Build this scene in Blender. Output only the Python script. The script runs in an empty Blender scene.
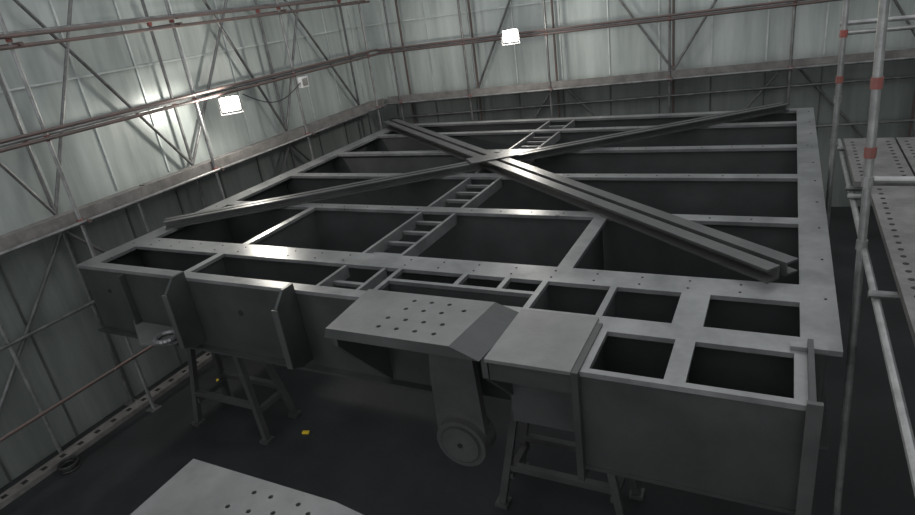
import bpy, bmesh, math, random
from mathutils import Matrix, Vector
random.seed(4)
S=2.1; FZ=1.15
def u(x,y,z): return Vector((S*x,S*y,S*(z+FZ)))
scene=bpy.context.scene
scene.view_settings.view_transform='Standard'
# ---------------------------------------------------------------- materials
def mat(name,col,rough=.5,metal=0.0,col2=None,nscale=3.0,bump=0.0,bscale=40,spec=.5,rvar=0.0,stretch=None):
    m=bpy.data.materials.new(name); m.use_nodes=True; nt=m.node_tree; b=nt.nodes['Principled BSDF']
    b.inputs['Roughness'].default_value=rough; b.inputs['Metallic'].default_value=metal
    b.inputs['Specular IOR Level'].default_value=spec
    tc=nt.nodes.new('ShaderNodeTexCoord'); mp=nt.nodes.new('ShaderNodeMapping'); nt.links.new(tc.outputs['Object'],mp.inputs[0])
    if stretch: mp.inputs['Scale'].default_value=stretch
    n=nt.nodes.new('ShaderNodeTexNoise'); n.inputs['Scale'].default_value=nscale; n.inputs['Detail'].default_value=6; n.inputs['Roughness'].default_value=.65
    nt.links.new(mp.outputs[0],n.inputs['Vector'])
    r=nt.nodes.new('ShaderNodeValToRGB'); c2=col2 or tuple(c*.7 for c in col)
    r.color_ramp.elements[0].position=.35; r.color_ramp.elements[1].position=.65
    r.color_ramp.elements[0].color=(*c2,1); r.color_ramp.elements[1].color=(*col,1)
    nt.links.new(n.outputs[0],r.inputs[0]); nt.links.new(r.outputs[0],b.inputs['Base Color'])
    if rvar:
        mr=nt.nodes.new('ShaderNodeMapRange'); mr.inputs['To Min'].default_value=rough-rvar; mr.inputs['To Max'].default_value=rough+rvar
        nt.links.new(n.outputs[0],mr.inputs[0]); nt.links.new(mr.outputs[0],b.inputs['Roughness'])
    if bump:
        n2=nt.nodes.new('ShaderNodeTexNoise'); n2.inputs['Scale'].default_value=bscale; n2.inputs['Detail'].default_value=4
        nt.links.new(tc.outputs['Object'],n2.inputs['Vector'])
        bp=nt.nodes.new('ShaderNodeBump'); bp.inputs['Strength'].default_value=bump; bp.inputs['Distance'].default_value=.01
        nt.links.new(n2.outputs[0],bp.inputs['Height']); nt.links.new(bp.outputs[0],b.inputs['Normal'])
    return m
M={}
M['top']=mat('dusty_lit_grey_painted_steel',(.225,.228,.23),.32,.35,(.13,.133,.136),2.6,.12,30,rvar=.12)  # dust plus light on up-facing flanges, both put into the colour
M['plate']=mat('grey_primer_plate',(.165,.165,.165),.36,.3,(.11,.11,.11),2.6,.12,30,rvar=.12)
M['web']=mat('shaded_grey_primer_steel',(.060,.063,.064),.5,.1,(.040,.042,.043),1.8,.15,25)  # frame steel darkened, shade of the upright webs painted in
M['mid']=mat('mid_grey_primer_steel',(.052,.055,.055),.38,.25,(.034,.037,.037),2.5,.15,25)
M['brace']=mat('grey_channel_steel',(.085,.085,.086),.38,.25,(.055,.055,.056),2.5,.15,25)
M['hole']=mat('shadowed_bolt_hole',(.01,.01,.01),.8)
M['floor']=mat('black_floor',(.026,.028,.030),.6,0,(.014,.015,.016),1.2,.2,18,rvar=.1,spec=.3)
M['galv']=mat('galvanised_tube',(.20,.20,.20),.42,.5,(.10,.10,.10),6,.1,40)
M['galvl']=mat('clean_galvanised_tube',(.32,.32,.32),.38,.5,(.18,.18,.18),6,.1,40)
M['rust']=mat('weathered_red_tube',(.13,.086,.078),.5,.25,(.09,.078,.075),4,.1,40)
M['red']=mat('red_coupler',(.28,.07,.06),.5,.1,(.16,.07,.06))
M['plank']=mat('steel_plank',(.21,.198,.19),.6,.2,(.12,.112,.107),5,.2,30)
M['plankl']=mat('light_steel_plank',(.17,.165,.16),.45,.4,(.09,.088,.085),5,.2,30)
M['yel']=mat('yellow_tape',(.7,.5,.03),.5)
M['wht']=mat('white_plastic',(.7,.7,.7),.4)
M['blk']=mat('black_rubber',(.02,.02,.02),.6)
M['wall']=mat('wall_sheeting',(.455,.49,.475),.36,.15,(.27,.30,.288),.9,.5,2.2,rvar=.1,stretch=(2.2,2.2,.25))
M['wall_shade']=mat('shaded_lower_wall_sheeting',(.20,.22,.21),.45,.1,(.11,.125,.118),.9,.5,2.2,rvar=.1,stretch=(2.2,2.2,.25))  # dark copy of the wall sheeting, shadow beneath the walkway painted in
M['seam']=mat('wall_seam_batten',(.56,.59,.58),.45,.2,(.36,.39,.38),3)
M['seam_shade']=mat('shaded_lower_wall_seam',(.10,.11,.105),.5,.2)  # dark copy of the battens, same painted walkway shadow
em=bpy.data.materials.new('lamp_glass'); em.use_nodes=True; b=em.node_tree.nodes['Principled BSDF']
b.inputs['Emission Color'].default_value=(1,.94,.80,1); b.inputs['Emission Strength'].default_value=80; M['em']=em
# ---------------------------------------------------------------- builders
class O:
    def __init__(s,name,parent=True):
        s.name=name; s.p={}
    def bm(s,part,m):
        k=(part,m)
        if k not in s.p: s.p[k]=bmesh.new()
        return s.p[k]
    def poly(s,part,m,pts,faces):
        bm=s.bm(part,m); v=[bm.verts.new(u(*p)) for p in pts]
        for f in faces: bm.faces.new([v[i] for i in f])
    def box(s,part,m,a,b):
        x0,y0,z0=a;x1,y1,z1=b
        s.poly(part,m,[(x0,y0,z0),(x1,y0,z0),(x1,y1,z0),(x0,y1,z0),(x0,y0,z1),(x1,y0,z1),(x1,y1,z1),(x0,y1,z1)],
          [(0,3,2,1),(4,5,6,7),(0,1,5,4),(1,2,6,5),(2,3,7,6),(3,0,4,7)])
    def hexa(s,part,m,bot,top):
        s.poly(part,m,list(bot)+list(top),[(0,3,2,1),(4,5,6,7),(0,1,5,4),(1,2,6,5),(2,3,7,6),(3,0,4,7)])
    def ext(s,part,m,prof,p,q,up=(0,0,1)):
        p=Vector(p);q=Vector(q);d=(q-p).normalized();up=Vector(up)
        if abs(d.dot(up))>.95: up=Vector((0,1,0))
        sd=d.cross(up).normalized();t=sd.cross(d).normalized();n=len(prof)
        pts=[p+sd*a+t*b for a,b in prof]+[q+sd*a+t*b for a,b in prof]
        s.poly(part,m,[tuple(x) for x in pts],[tuple(range(n))[::-1],tuple(range(n,2*n))]+[(i,(i+1)%n,n+(i+1)%n,n+i) for i in range(n)])
    def tube(s,part,m,p,q,r=.0105,n=10):
        s.ext(part,m,[(r*math.cos(2*math.pi*i/n),r*math.sin(2*math.pi*i/n)) for i in range(n)],p,q)
    def rod(s,part,m,p,q,w,h):
        s.ext(part,m,[(-w/2,-h/2),(w/2,-h/2),(w/2,h/2),(-w/2,h/2)],p,q)
    def done(s):
        par=bpy.data.objects.new(s.name,None); scene.collection.objects.link(par)
        for (part,m),bm in s.p.items():
            bmesh.ops.recalc_face_normals(bm,faces=bm.faces)
            me=bpy.data.meshes.new(part); bm.to_mesh(me); bm.free(); me.materials.append(M[m])
            ob=bpy.data.objects.new(part,me); scene.collection.objects.link(ob); ob.parent=par
        return par
def channel(w,h,t,sgn,off):
    pr=[(0,0),(w,0),(w,t),(t,t),(t,h-t),(w,h-t),(w,h),(0,h)]
    return [(off+sgn*a,b) for a,b in pr]
# ================================================================= STEEL FRAME
W,D,HB=3.35,3.12,.36
F=O('steel_grid_frame'); T=.016
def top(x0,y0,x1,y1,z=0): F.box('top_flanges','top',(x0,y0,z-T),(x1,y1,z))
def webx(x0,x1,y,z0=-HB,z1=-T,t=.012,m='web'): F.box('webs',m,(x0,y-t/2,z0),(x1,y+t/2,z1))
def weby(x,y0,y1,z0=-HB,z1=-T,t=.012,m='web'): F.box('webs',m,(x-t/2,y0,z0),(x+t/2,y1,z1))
LI,RI=.12,3.25
top(0,0,LI,D); top(RI,0,W,D); top(LI,D-.075,RI,D); top(LI,0,RI,.055)
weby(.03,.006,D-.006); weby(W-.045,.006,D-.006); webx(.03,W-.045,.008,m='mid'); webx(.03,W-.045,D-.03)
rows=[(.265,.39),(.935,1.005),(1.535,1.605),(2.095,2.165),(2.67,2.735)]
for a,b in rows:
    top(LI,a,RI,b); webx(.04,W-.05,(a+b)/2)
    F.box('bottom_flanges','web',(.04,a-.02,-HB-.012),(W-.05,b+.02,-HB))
top(.78,.39,.82,.935); weby(.80,.39,.93)
top(2.435,.39,2.495,.935); weby(2.465,.39,.93)
top(.74,.055,.78,.265); weby(.76,.055,.26)
for x,w in((1.80,.02),(2.43,.022),(2.68,.022)): top(x-w/2,.055,x+w/2,.265); weby(x,.055,.26)
top(2.905,.055,2.995,.265); weby(2.95,.055,.26)
top(1.81,.155,2.419,.175); webx(1.8,2.43,.165)
for x in(2.10,2.28): top(x-.01,.175,x+.01,.265); weby(x,.175,.26)
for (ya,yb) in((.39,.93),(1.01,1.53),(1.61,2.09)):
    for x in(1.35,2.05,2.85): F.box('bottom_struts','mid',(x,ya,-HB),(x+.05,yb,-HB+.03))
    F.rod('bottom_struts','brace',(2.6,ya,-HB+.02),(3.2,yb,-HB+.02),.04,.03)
F.box('bottom_flanges','mid',(0.02,-.03,-HB-.012),(2.2,.05,-HB))
F.box('bottom_flanges','web',(0.0,.05,-HB-.013),(.1,D,-HB-.001)); F.box('bottom_flanges','web',(3.25,.05,-HB-.013),(W,D,-HB-.001))
# extension box
ex0,ex1,ey,HE=2.70,3.265,-.265,.335
top(ex0+.008,ey,ex1,ey+.022); top(ex0+.008,ey+.022,ex0+.03,-.035); top(ex1-.03,ey+.022,ex1,-.035); top(2.93,ey+.022,2.985,-.035); top(ex0+.008,-.035,ex1,0)
webx(ex0,ex1,ey+.012,z0=-HE,m='mid'); weby(2.957,ey+.02,0,z0=-HE)
F.box('end_plates','mid',(ex0-.012,ey-.02,-HB-.02),(ex0+.008,-.001,.006))
F.box('end_plates','mid',(ex1,ey-.02,-HE-.02),(ex1+.014,-.001,.03)); F.box('end_plates','brace',(ex1-.006,ey-.034,-HE-.02),(ex1+.028,ey-.02,.03))
F.box('end_plates','top',(ex1-.04,-.02,.001),(ex1+.05,.01,.012))
F.box('bottom_flanges','mid',(ex0,ey,-HE-.012),(ex1,-.031,-HE))
# flat plate left of the box
F.box('cover_plate','plate',(2.425,-.285,-.003),(2.688,.03,.008))
F.box('webs','web',(2.41,-.10,-HB),(2.69,-.09,-.005)); F.box('webs','mid',(2.43,-.27,-.075),(2.685,-.26,-.005))
F.hexa('webs','web',[(2.40,-.26,-.08),(2.42,-.26,-.08),(2.42,0,-HB),(2.40,0,-HB)],[(2.40,-.26,-.004),(2.42,-.26,-.004),(2.42,0,-.004),(2.40,0,-.004)])
F.hexa('webs','web',[(1.84,-.26,-.05),(1.855,-.26,-.05),(1.855,0,-HB),(1.84,0,-HB)],[(1.84,-.26,-.004),(1.855,-.26,-.004),(1.855,0,-.004),(1.84,0,-.004)])
# stiffener brackets on the front face
for x in(.80,1.44):
    F.poly('stiffeners','mid',[(x,0,.03),(x,-.06,.03),(x,-.12,-.03),(x,-.12,-.30),(x,-.06,-.33),(x,0,-.33),
       (x+.014,0,.03),(x+.014,-.06,.03),(x+.014,-.12,-.03),(x+.014,-.12,-.30),(x+.014,-.06,-.33),(x+.014,0,-.33)],
       [(0,1,2,3,4,5),(11,10,9,8,7,6)]+[(i,(i+1)%6,6+(i+1)%6,6+i) for i in range(6)])
    F.box('stiffeners','brace',(x-.008,-.127,-.30),(x+.022,-.121,-.03))
F.box('stiffeners','mid',(.36,-.03,-.35),(.372,0,-.02))
def bolt(o,x,y,z,r=.009,m='hole'): o.tube('bolt_holes',m,(x,y,z-.004),(x,y,z+.0015),r,8)
for a,b in rows:
    k=.2
    while k<3.2:
        if not 1.5<k<1.75:
            if b-a>.1: bolt(F,k,a+.035,0,.0042); bolt(F,k,b-.035,0,.0042)
            else: bolt(F,k,(a+b)/2,0,.0042)
        k+=.16
k=.3
while k<3.0: bolt(F,3.32,k,0,.0042); bolt(F,.06,k,0,.0042); k+=.3
F.tube('bolt_holes','hole',(1.1,-.001,-.15),(1.1,.004,-.15),.014)
F.tube('bolt_holes','hole',(.20,-.001,-.13),(.20,.004,-.13),.010)
# hanging lug
F.poly('lug_arm','brace',[(2.16,-.16,-.003),(2.31,-.16,-.003),(2.325,-.16,-.40),(2.30,-.16,-.50),(2.23,-.16,-.54),(2.16,-.16,-.50),(2.135,-.16,-.42),(2.14,-.16,-.2),
   (2.16,-.13,-.003),(2.31,-.13,-.003),(2.325,-.13,-.40),(2.30,-.13,-.50),(2.23,-.13,-.54),(2.16,-.13,-.50),(2.135,-.13,-.42),(2.14,-.13,-.2)],
   [tuple(range(8)),tuple(range(15,7,-1))]+[(i,(i+1)%8,8+(i+1)%8,8+i) for i in range(8)])
F.tube('lug_boss','brace',(2.235,-.185,-.44),(2.235,-.09,-.44),.095,36); F.tube('lug_boss_ring','mid',(2.235,-.188,-.44),(2.235,-.186,-.44),.078,36); F.tube('lug_boss_ring','brace',(2.235,-.191,-.44),(2.235,-.189,-.44),.071,36);F.tube('bolt_holes','hole',(2.235,-.194,-.44),(2.235,-.187,-.44),.010,20)
# padeye at left
F.hexa('padeye','plate',[(.30,0,-.30),(.80,0,-.30),(.72,-.12,-.30),(.56,-.16,-.30)],[(.30,0,-.285),(.80,0,-.285),(.72,-.12,-.285),(.56,-.16,-.285)])
for i in range(20):
    a=2*math.pi*i/20;b2=2*math.pi*(i+1)/20
    F.tube('padeye_ring','top',(.68+.05*math.cos(a),-.10+.05*math.sin(a),-.272),(.68+.05*math.cos(b2),-.10+.05*math.sin(b2),-.272),.012,6)
def diag(p,q,w,h,gap,z,part):
    F.ext(part,'brace',channel(w,h,.007,1,gap/2),(p[0],p[1],z),(q[0],q[1],z))
    F.ext(part,'brace',channel(w,h,.007,-1,-gap/2),(p[0],p[1],z),(q[0],q[1],z))
A0,A1=Vector((.05,.53)),Vector((3.18,3.08)); B0,B1=Vector((.0,3.07)),Vector((3.2,.43))
den=(A1-A0).x*(B1-B0).y-(A1-A0).y*(B1-B0).x; t=((B0-A0).x*(B1-B0).y-(B0-A0).y*(B1-B0).x)/den; X=A0+(A1-A0)*t
da=(A1-A0).normalized()
diag(A0,X-da*.10,.036,.045,.016,.001,'diagonal_brace_a'); diag(X+da*.10,A1,.036,.045,.016,.001,'diagonal_brace_a')
diag(B0,B1,.056,.05,.028,.001,'diagonal_brace_b')
F.ext('gusset_plate','brace',[(-.07,0),(.07,0),(.07,.006),(-.07,.006)],(X.x-da.x*.15,X.y-da.y*.15,.052),(X.x+da.x*.15,X.y+da.y*.15,.052))
# ladder fixed between the beams
lx0,lx1=1.52,1.72
for a,b in [(.056,.264),(.391,.934),(1.006,1.534),(1.606,2.094),(2.166,2.669),(2.736,3.044)]:
    for x in(lx0,lx1): F.box('ladder_rails','top',(x-.008,a,-.06),(x+.008,b,-.004))
    n=max(1,int((b-a)/.115))
    for i in range(n):
        y=a+(i+.5)*(b-a)/n
        F.box('ladder_rungs','top',(lx0+.009,y-.010,-.045),(lx1-.009,y+.010,-.03))
def holed_plate(parent,name,x0,x1,y0,y1,z0,z1,bev,holes,r=.010,m='plate'):
    bm=bmesh.new()
    def P(*a): return bm.verts.new(u(*a))
    top_=[(x0+.02,y0),(x1,y0),(x1+.03,y1),(x0,y1)]
    bot=[(x0+.02-.01,y0-.005),(x1+bev,y0-.005),(x1+.03+bev,y1),(x0-.01,y1)]
    v=[P(x,y,z0) for x,y in bot]+[P(x,y,z1) for x,y in top_]
    for f in [(0,3,2,1),(4,5,6,7),(0,1,5,4),(1,2,6,5),(2,3,7,6),(3,0,4,7)]: bm.faces.new([v[i] for i in f])
    bmesh.ops.recalc_face_normals(bm,faces=bm.faces)
    me=bpy.data.meshes.new(name); bm.to_mesh(me); bm.free(); me.materials.append(M[m]); me.materials.append(M['mid'])
    for p in me.polygons:
        if p.normal.z<.98: p.material_index=1  # bevel and side faces get darker steel, their shading painted in
    ob=bpy.data.objects.new(name,me); scene.collection.objects.link(ob)
    bm=bmesh.new()
    for (hx,hy) in holes:
        bmesh.ops.create_cone(bm,cap_ends=True,segments=16,radius1=r*S,radius2=r*S,depth=.3,matrix=Matrix.Translation(u(hx,hy,z1)))
    cm=bpy.data.meshes.new('c'); bm.to_mesh(cm); bm.free(); cut=bpy.data.objects.new('c',cm); scene.collection.objects.link(cut)
    md=ob.modifiers.new('h','BOOLEAN'); md.operation='DIFFERENCE'; md.object=cut; md.solver='EXACT'
    dg=bpy.context.evaluated_depsgraph_get(); dg.update(); nm=bpy.data.meshes.new_from_object(ob.evaluated_get(dg)); ob.modifiers.clear(); ob.data=nm
    bpy.data.objects.remove(cut); ob.parent=parent; return ob
fr=F.done()
holes=[(x,y) for x in(2.05,2.12,2.19) for y in(-.04,-.10)]+[(x,y) for x in(2.02,2.09,2.16,2.23) for y in(-.17,-.23)]+[(2.26,-.07)]
holed_plate(fr,'bolted_bracket_plate',1.82,2.31,-.285,.01,-.0,.035,.10,holes,.0085)
# ================================================================= TRESTLES
def trestle(cx,cy,wt,wb,zt,rot=0):
    O_=O('steel_trestle'); z0=-FZ
    def q(a,b,z): return (cx+a*math.cos(rot)-b*math.sin(rot),cy+a*math.sin(rot)+b*math.cos(rot),z)
    for sy in(-1,1):
        for sx in(-1,1):
            O_.rod('legs','brace',q(sx*wt/2,sy*.05,zt-.03),q(sx*wb/2,sy*.12,z0+.02),.032,.032)
        O_.rod('cross_bars','brace',q(-wb*.40,sy*.10,z0+.22),q(wb*.40,sy*.10,z0+.22),.03,.03)
    for sx in(-1,1): O_.rod('cross_bars','brace',q(sx*wb*.42,-.11,z0+.17),q(sx*wb*.42,.11,z0+.17),.03,.03)
    for sx in(-1,1):
        for sy in(-1,1):
            c=q(sx*wb/2,sy*.12,z0); O_.box('feet','brace',(c[0]-.03,c[1]-.03,z0),(c[0]+.03,c[1]+.03,z0+.02))
    O_.rod('head_beam','mid',q(-wt/2-.05,0,zt-.03),q(wt/2+.05,0,zt-.03),.12,.058)
    O_.done()
for cx,cy in((.43,.36),(2.42,.36),(.5,2.6),(2.9,2.6)):
    trestle(cx,cy,.28,.55,-HB-.014)
# ================================================================= FOREGROUND BRACKET
G=O('steel_bracket_assembly')
G.box('body','mid',(1.86,-1.5,-.30),(2.42,-.93,-.02))
for x in(1.9,2.36):
    for y in(-1.45,-.98): G.rod('legs','mid',(x,y,-.30),(x,y,-FZ),.05,.05)
G.box('body','mid',(1.9,-1.0,-.8),(2.36,-.97,-.75))
gp=G.done()
holed_plate(gp,'bolted_plate',1.87,2.30,-1.5,-.895,-.02,.0,.10,[(2.12,-.935),(2.17,-.933),(2.09,-.99),(2.15,-.985),(2.25,-.93),(2.21,-.97),(2.29,-.945)],.006)
# ================================================================= ROOM
def quad(name,m,pts):
    me=bpy.data.meshes.new(name); me.from_pydata([u(*p) for p in pts],[],[tuple(range(len(pts)))]); me.materials.append(M[m])
    o=bpy.data.objects.new(name,me); scene.collection.objects.link(o); return o
WX=-.55; ZT=2.2; BZ=.165
def by(x): return 3.74+(x-WX)*.155
XR=5.6
def slab(name,m,p,q,z0,z1,t=.03,side=1):
    p=Vector(p);q=Vector(q);d=(q-p).normalized();n=Vector((-d.y,d.x))*side*t
    pts=[(p.x,p.y),(q.x,q.y),(q.x+n.x,q.y+n.y),(p.x+n.x,p.y+n.y)]
    bm=bmesh.new(); v=[bm.verts.new(u(*a,z0)) for a in pts]+[bm.verts.new(u(*a,z1)) for a in pts]
    for f in [(0,3,2,1),(4,5,6,7),(0,1,5,4),(1,2,6,5),(2,3,7,6),(3,0,4,7)]: bm.faces.new([v[i] for i in f])
    bmesh.ops.recalc_face_normals(bm,faces=bm.faces); me=bpy.data.meshes.new(name); bm.to_mesh(me); bm.free(); me.materials.append(M[m])
    ob=bpy.data.objects.new(name,me); scene.collection.objects.link(ob); return ob
slab('wall_left','wall',(WX,-3.5),(WX,by(WX)),-FZ,ZT,side=1)
slab('wall_back','wall',(WX,by(WX)),(XR,by(XR)),-FZ,ZT,side=1)
slab('wall_right','wall',(XR,by(XR)),(XR,-3.5),-FZ,ZT,side=1)
slab('trim_shade_panels_side','wall_shade',(WX+.004,-3.5),(WX+.004,by(WX)-.004),-FZ,BZ-.03,t=.003,side=-1)  # added thin dark sheets carrying the painted shadow below the walkways
slab('trim_shade_panels_end','wall_shade',(WX+.01,by(WX)-.004),(XR-.01,by(XR)-.004),-FZ,BZ-.03,t=.003,side=-1)
quad('floor','floor',[(WX,-3.5,-FZ),(XR,-3.5,-FZ),(XR,by(XR),-FZ),(WX,by(WX),-FZ)])
TR=O('trim_wall_battens')
y=-3.3
while y<by(WX):
    TR.box('battens_side','seam',(WX,y,BZ),(WX+.008,y+.012,ZT)); TR.box('battens_side','seam_shade',(WX+.007,y,-FZ),(WX+.014,y+.012,BZ-.03)); y+=.40
x=WX+.2
while x<XR-.1:
    TR.box('battens_end','seam',(x,by(x)-.008,BZ),(x+.012,by(x)+.0,ZT)); TR.box('battens_end','seam_shade',(x,by(x)-.014,-FZ),(x+.012,by(x)-.007,BZ-.03)); x+=.42
for z in(1.35,.85):
    TR.box('battens_side','seam',(WX,-3.4,z),(WX+.010,by(WX),z+.01))
    TR.rod('battens_end','seam',(WX,by(WX)-.005,z),(XR,by(XR)-.005,z),.01,.01)
TR.done()
# ================================================================= SCAFFOLDING
SC=O('scaffolding')
def coupler(x,y,z,m='red'): SC.tube('couplers',m,(x,y,z-.016),(x,y,z+.016),.016,8)
ix,ox=-.28,WX+.06
ys=[-1.74,-.74,.26,1.26,2.26,3.32]
lev=[.60,1.10,1.62]
for yy in ys:
    for xx in(ix,ox):
        SC.tube('standards','galvl' if xx==ix else 'galv',(xx,yy,-FZ),(xx,yy,ZT))
        SC.box('base_plates','galv',(xx-.035,yy-.035,-FZ),(xx+.035,yy+.035,-FZ+.006))
        for z in lev+[BZ-.04]: coupler(xx,yy,z)
    for z in(BZ-.04,1.10-.03): SC.tube('transoms','rust',(ox-.03,yy+.025,z),(ix+.05,yy+.025,z))
for yy in(-.24,.76): SC.tube('standards','galvl',(ox+.02,yy,-FZ),(ox+.02,yy,BZ-.05))
for z in(.60,.64,1.06,1.11,1.62): SC.tube('ledgers','rust',(ix+.024,-3,z),(ix+.024,3.45,z))
for z in(.60,1.13,1.62,-.4): SC.tube('ledgers','galv',(ox+.024,-3,z),(ox+.024,3.6,z))
SC.tube('ledgers','galv',(ix+.024,-3,BZ-.04),(ix+.024,3.45,BZ-.04)); SC.tube('ledgers','rust',(ix+.024,-3,-.75),(ix+.024,3.4,-.75))
for i in range(1,5): 
    a,b=(ys[i],ys[i+1]) if i%2 else (ys[i+1],ys[i])
    SC.tube('braces','galv',(ox-.0,a,BZ),(ox-.0,b,1.62))
    SC.tube('braces','galv',(ox-.0,b,BZ),(ox-.0,a+(b-a)*.3,1.62))
    SC.tube('braces','galv',(ox-.0,a,-FZ+.05),(ox-.0,b,BZ-.1))
bx=[-.15,.55,1.30,2.3,3.2,4.1,5.0]
def bi(x): return by(x)-.27
def bo(x): return by(x)-.06
for xx in bx:
    for f in(bi,bo):
        SC.tube('standards','galv' if f is bi else 'rust',(xx,f(xx),-FZ),(xx,f(xx),ZT))
        for z in lev+[BZ-.04]: coupler(xx,f(xx),z)
    for z in(BZ-.04,1.07): SC.tube('transoms','rust',(xx+.025,bi(xx)-.05,z),(xx+.025,by(xx)-.02,z))
for z in(.60,.63,1.10,1.62): SC.tube('ledgers','rust',(-.3,bi(-.3)-.024,z),(XR-.1,bi(XR-.1)-.024,z))
SC.tube('ledgers','galv',(-.3,bi(-.3)-.024,BZ-.04),(XR-.1,bi(XR-.1)-.024,BZ-.04))
for z in(.60,1.1,1.62,-.4,-.05): SC.tube('ledgers','galv',(-.4,bo(-.4)-.024,z),(XR-.1,bo(XR-.1)-.024,z))
for i in range(1,5):
    a,b=(bx[i],bx[i+1]) if i%2 else (bx[i+1],bx[i])
    SC.tube('braces','galv',(a,bo(a),BZ),(b,bo(b),1.62))
    SC.tube('braces','galv',(a,bo(a),-.9),(b,bo(b),BZ))
def planks(xa,xb,y0,y1,z,n,m):
    w=(xb-xa)/n
    for i in range(n):
        a,b=xa+i*w+.004,xa+(i+1)*w-.004
        SC.box('planks',m,(a,y0,z-.022),(b,y1,z))
        if m=='plankl':
            yy=y0+.03
            while yy<y1-.03:
                for c in(a+.03,b-.03): SC.tube('plank_slots','hole',(c,yy,z-.001),(c,yy,z+.0008),.008,8)
                yy+=.05
y=-3.2
while y<3.3:
    planks(ox+.02,ix-.015,y,min(y+.98,3.5),BZ,2,'plank'); y+=1.0
SC.box('toe_boards','plank',(ix-.014,-3.2,BZ-.04),(ix-.006,3.45,BZ+.025))
def bplank(x0,x1,o0,o1):
    SC.hexa('planks','plank',[(x0,by(x0)-o0,BZ-.022),(x1,by(x1)-o0,BZ-.022),(x1,by(x1)-o1,BZ-.022),(x0,by(x0)-o1,BZ-.022)],[(x0,by(x0)-o0,BZ),(x1,by(x1)-o0,BZ),(x1,by(x1)-o1,BZ),(x0,by(x0)-o1,BZ)])
x=ix
while x<XR-.2:
    x1=min(x+.98,XR-.1)
    for k in(0,1): bplank(x,x1,.255-k*.09,.255-k*.09-.083)
    x+=1.0
SC.ext('toe_boards','plank',[(-.004,0),(.004,0),(.004,.065),(-.004,.065)],(ix,by(ix)-.262,BZ-.04),(XR-.1,by(XR-.1)-.262,BZ-.04))
planks(3.46,4.42,-2.4,.92,BZ,5,'plankl'); planks(3.42,4.42,.97,1.62,BZ+.0,5,'plankl')
for yy in(-2.3,-1.2,.1,.90,1.0,1.58): SC.tube('transoms','galv',(3.40,yy,BZ-.036),(4.5,yy,BZ-.036))
for (px,py) in((3.435,.45),(3.395,1.70),(4.45,.45),(4.45,1.70),(3.42,-2.2),(4.45,-2.2)):
    tl=.085 if py==.45 else .03
    SC.tube('standards','galvl',(px+.015,py,-FZ),(px-tl,py,ZT),.0125,14)
    for z,m in((.42,'red'),(.62,'red'),(BZ-.04,'galvl'),(.33,'galvl')): coupler(px+.015-(tl+.015)*(z+FZ)/(ZT+FZ),py,z,m)
SC.tube('ledgers','galvl',(3.42,-2.3,BZ-.055),(3.42,1.8,BZ-.055)); SC.tube('ledgers','galvl',(4.47,-2.3,BZ-.055),(4.47,1.8,BZ-.055))
for z in(.62,.66,.95): SC.tube('ledgers','galvl',(3.37,1.72,z),(4.6,1.72,z))
for z in(.33,): SC.tube('ledgers','galvl',(3.41,.47,z),(4.6,.47,z))
for z in(.60,1.1): SC.tube('ledgers','galvl',(4.47,-2.3,z),(4.47,1.8,z))
SC.done()
SB=O('scaffold_sole_board'); SB.box('board','plank',(-.44,-2.2,-FZ),(-.36,2.2,-FZ+.03))
for i in range(40): SB.box('slots','hole',(-.415,-2.15+i*.11,-FZ+.029),(-.385,-2.12+i*.11,-FZ+.031))
SB.done()
HC=O('hose_coil')
for r,z in((.05,.008),(.044,.022),(.05,.036)):
    for i in range(20):
        a=2*math.pi*i/20;b2=2*math.pi*(i+1)/20
        HC.tube('coil','blk',(-.29+r*math.cos(a),-.30+r*math.sin(a),-FZ+z),(-.29+r*math.cos(b2),-.30+r*math.sin(b2),-FZ+z),.008,6)
HC.done()
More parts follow.
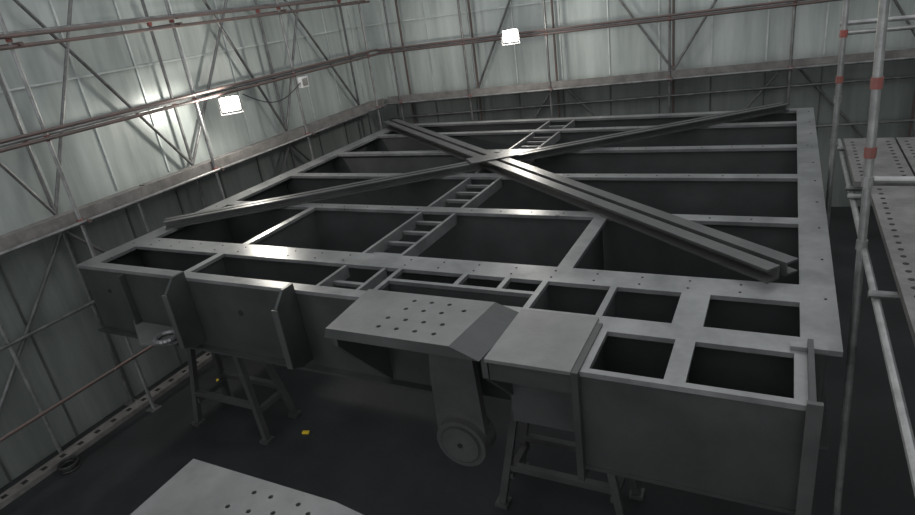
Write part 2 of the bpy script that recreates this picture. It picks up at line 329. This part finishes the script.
# ================================================================= FLOODLIGHTS
def flood(x,y,z,ang,tilt,energy):
    o=O('floodlight')
    d=Vector((math.cos(ang)*math.cos(tilt),math.sin(ang)*math.cos(tilt),-math.sin(tilt))); P=Vector((x,y,z))
    def rr(w,h,c): return [(-w+c,-h),(w-c,-h),(w,-h+c),(w,h-c),(w-c,h),(-w+c,h),(-w,h-c),(-w,-h+c)]
    o.ext('housing','galv',rr(.066,.050,.008),P-d*.03,P+d*.002)
    o.ext('lens','em',rr(.056,.041,.014),P+d*.0025,P+d*.01)
    for k in(-.04,-.02,0,.02,.04):
        sd=Vector((-math.sin(ang),math.cos(ang),0)); o.rod('cooling_fins','galv',P-d*.03+sd*k,P-d*.045+sd*k,.004,.07)
    sd=Vector((-math.sin(ang),math.cos(ang),0))
    for sg in(-1,1): o.rod('yoke','galv',P-d*.015+sd*.072*sg,P-d*.015+sd*.072*sg+Vector((0,0,-.065)),.005,.012)
    o.rod('yoke','galv',P-d*.015-sd*.075+Vector((0,0,-.067)),P-d*.015+sd*.075+Vector((0,0,-.067)),.012,.005)
    pr=o.done()
    l=bpy.data.lights.new('flood_bulb','POINT'); l.shadow_soft_size=.08; l.energy=energy; l.color=(1,.96,.88)
    ob=bpy.data.objects.new('flood_bulb',l); scene.collection.objects.link(ob); ob.location=u(*(P+d*.08)); ob.parent=pr
flood(-.20,1.47,.53,-.75,.1,70); flood(1.12,3.38,.64,-1.2,.1,75)
J=O('junction_box'); J.box('box','wht',(-.235,2.24,.50),(-.20,2.32,.58)); J.box('cover','galv',(-.201,2.25,.51),(-.197,2.31,.57)); 
pp=[Vector((-.215,1.62+(.62)*t,.57-.03*t-.10*math.sin(math.pi*t))) for t in [i/16 for i in range(17)]]
for i in range(16): J.tube('power_cable','blk',pp[i],pp[i+1],.004,6)
J.done()
De=O('yellow_tape_scraps')
for (x,y) in((-.10,.62),(.86,.36),(-.2,.72)):
    a=random.random()*3
    De.rod('scrap','yel',(x,y,-FZ+.006),(x+.04*math.cos(a),y+.04*math.sin(a),-FZ+.006),.02,.01)
De.done()
# ================================================================= LIGHT + CAMERA
w=bpy.data.worlds.new('w'); scene.world=w; w.use_nodes=True; w.node_tree.nodes['Background'].inputs[0].default_value=(.96,.985,1,1); w.node_tree.nodes['Background'].inputs[1].default_value=1.08
f,a,bb,c,cx,cy=617.16,-.5135,.3972,-.1436,3.1651,-1.6664
sy,cy_=math.sin(a),math.cos(a)
f0=Vector((sy,cy_,0)); rt=Vector((cy_,-sy,0)); up=Vector((0,0,1))
fw=f0*math.cos(bb)-up*math.sin(bb); uu=up*math.cos(bb)+f0*math.sin(bb)
r2=rt*math.cos(c)+uu*math.sin(c); u2=uu*math.cos(c)-rt*math.sin(c)
cam=bpy.data.cameras.new('camera'); co=bpy.data.objects.new('camera',cam); scene.collection.objects.link(co)
cam.sensor_width=36; cam.lens=36*f/915; cam.clip_start=.05
m4=Matrix((( r2.x,u2.x,-fw.x,0),(r2.y,u2.y,-fw.y,0),(r2.z,u2.z,-fw.z,0),(0,0,0,1))); m4.translation=u(cx,cy,1.0)
co.matrix_world=m4; scene.camera=co
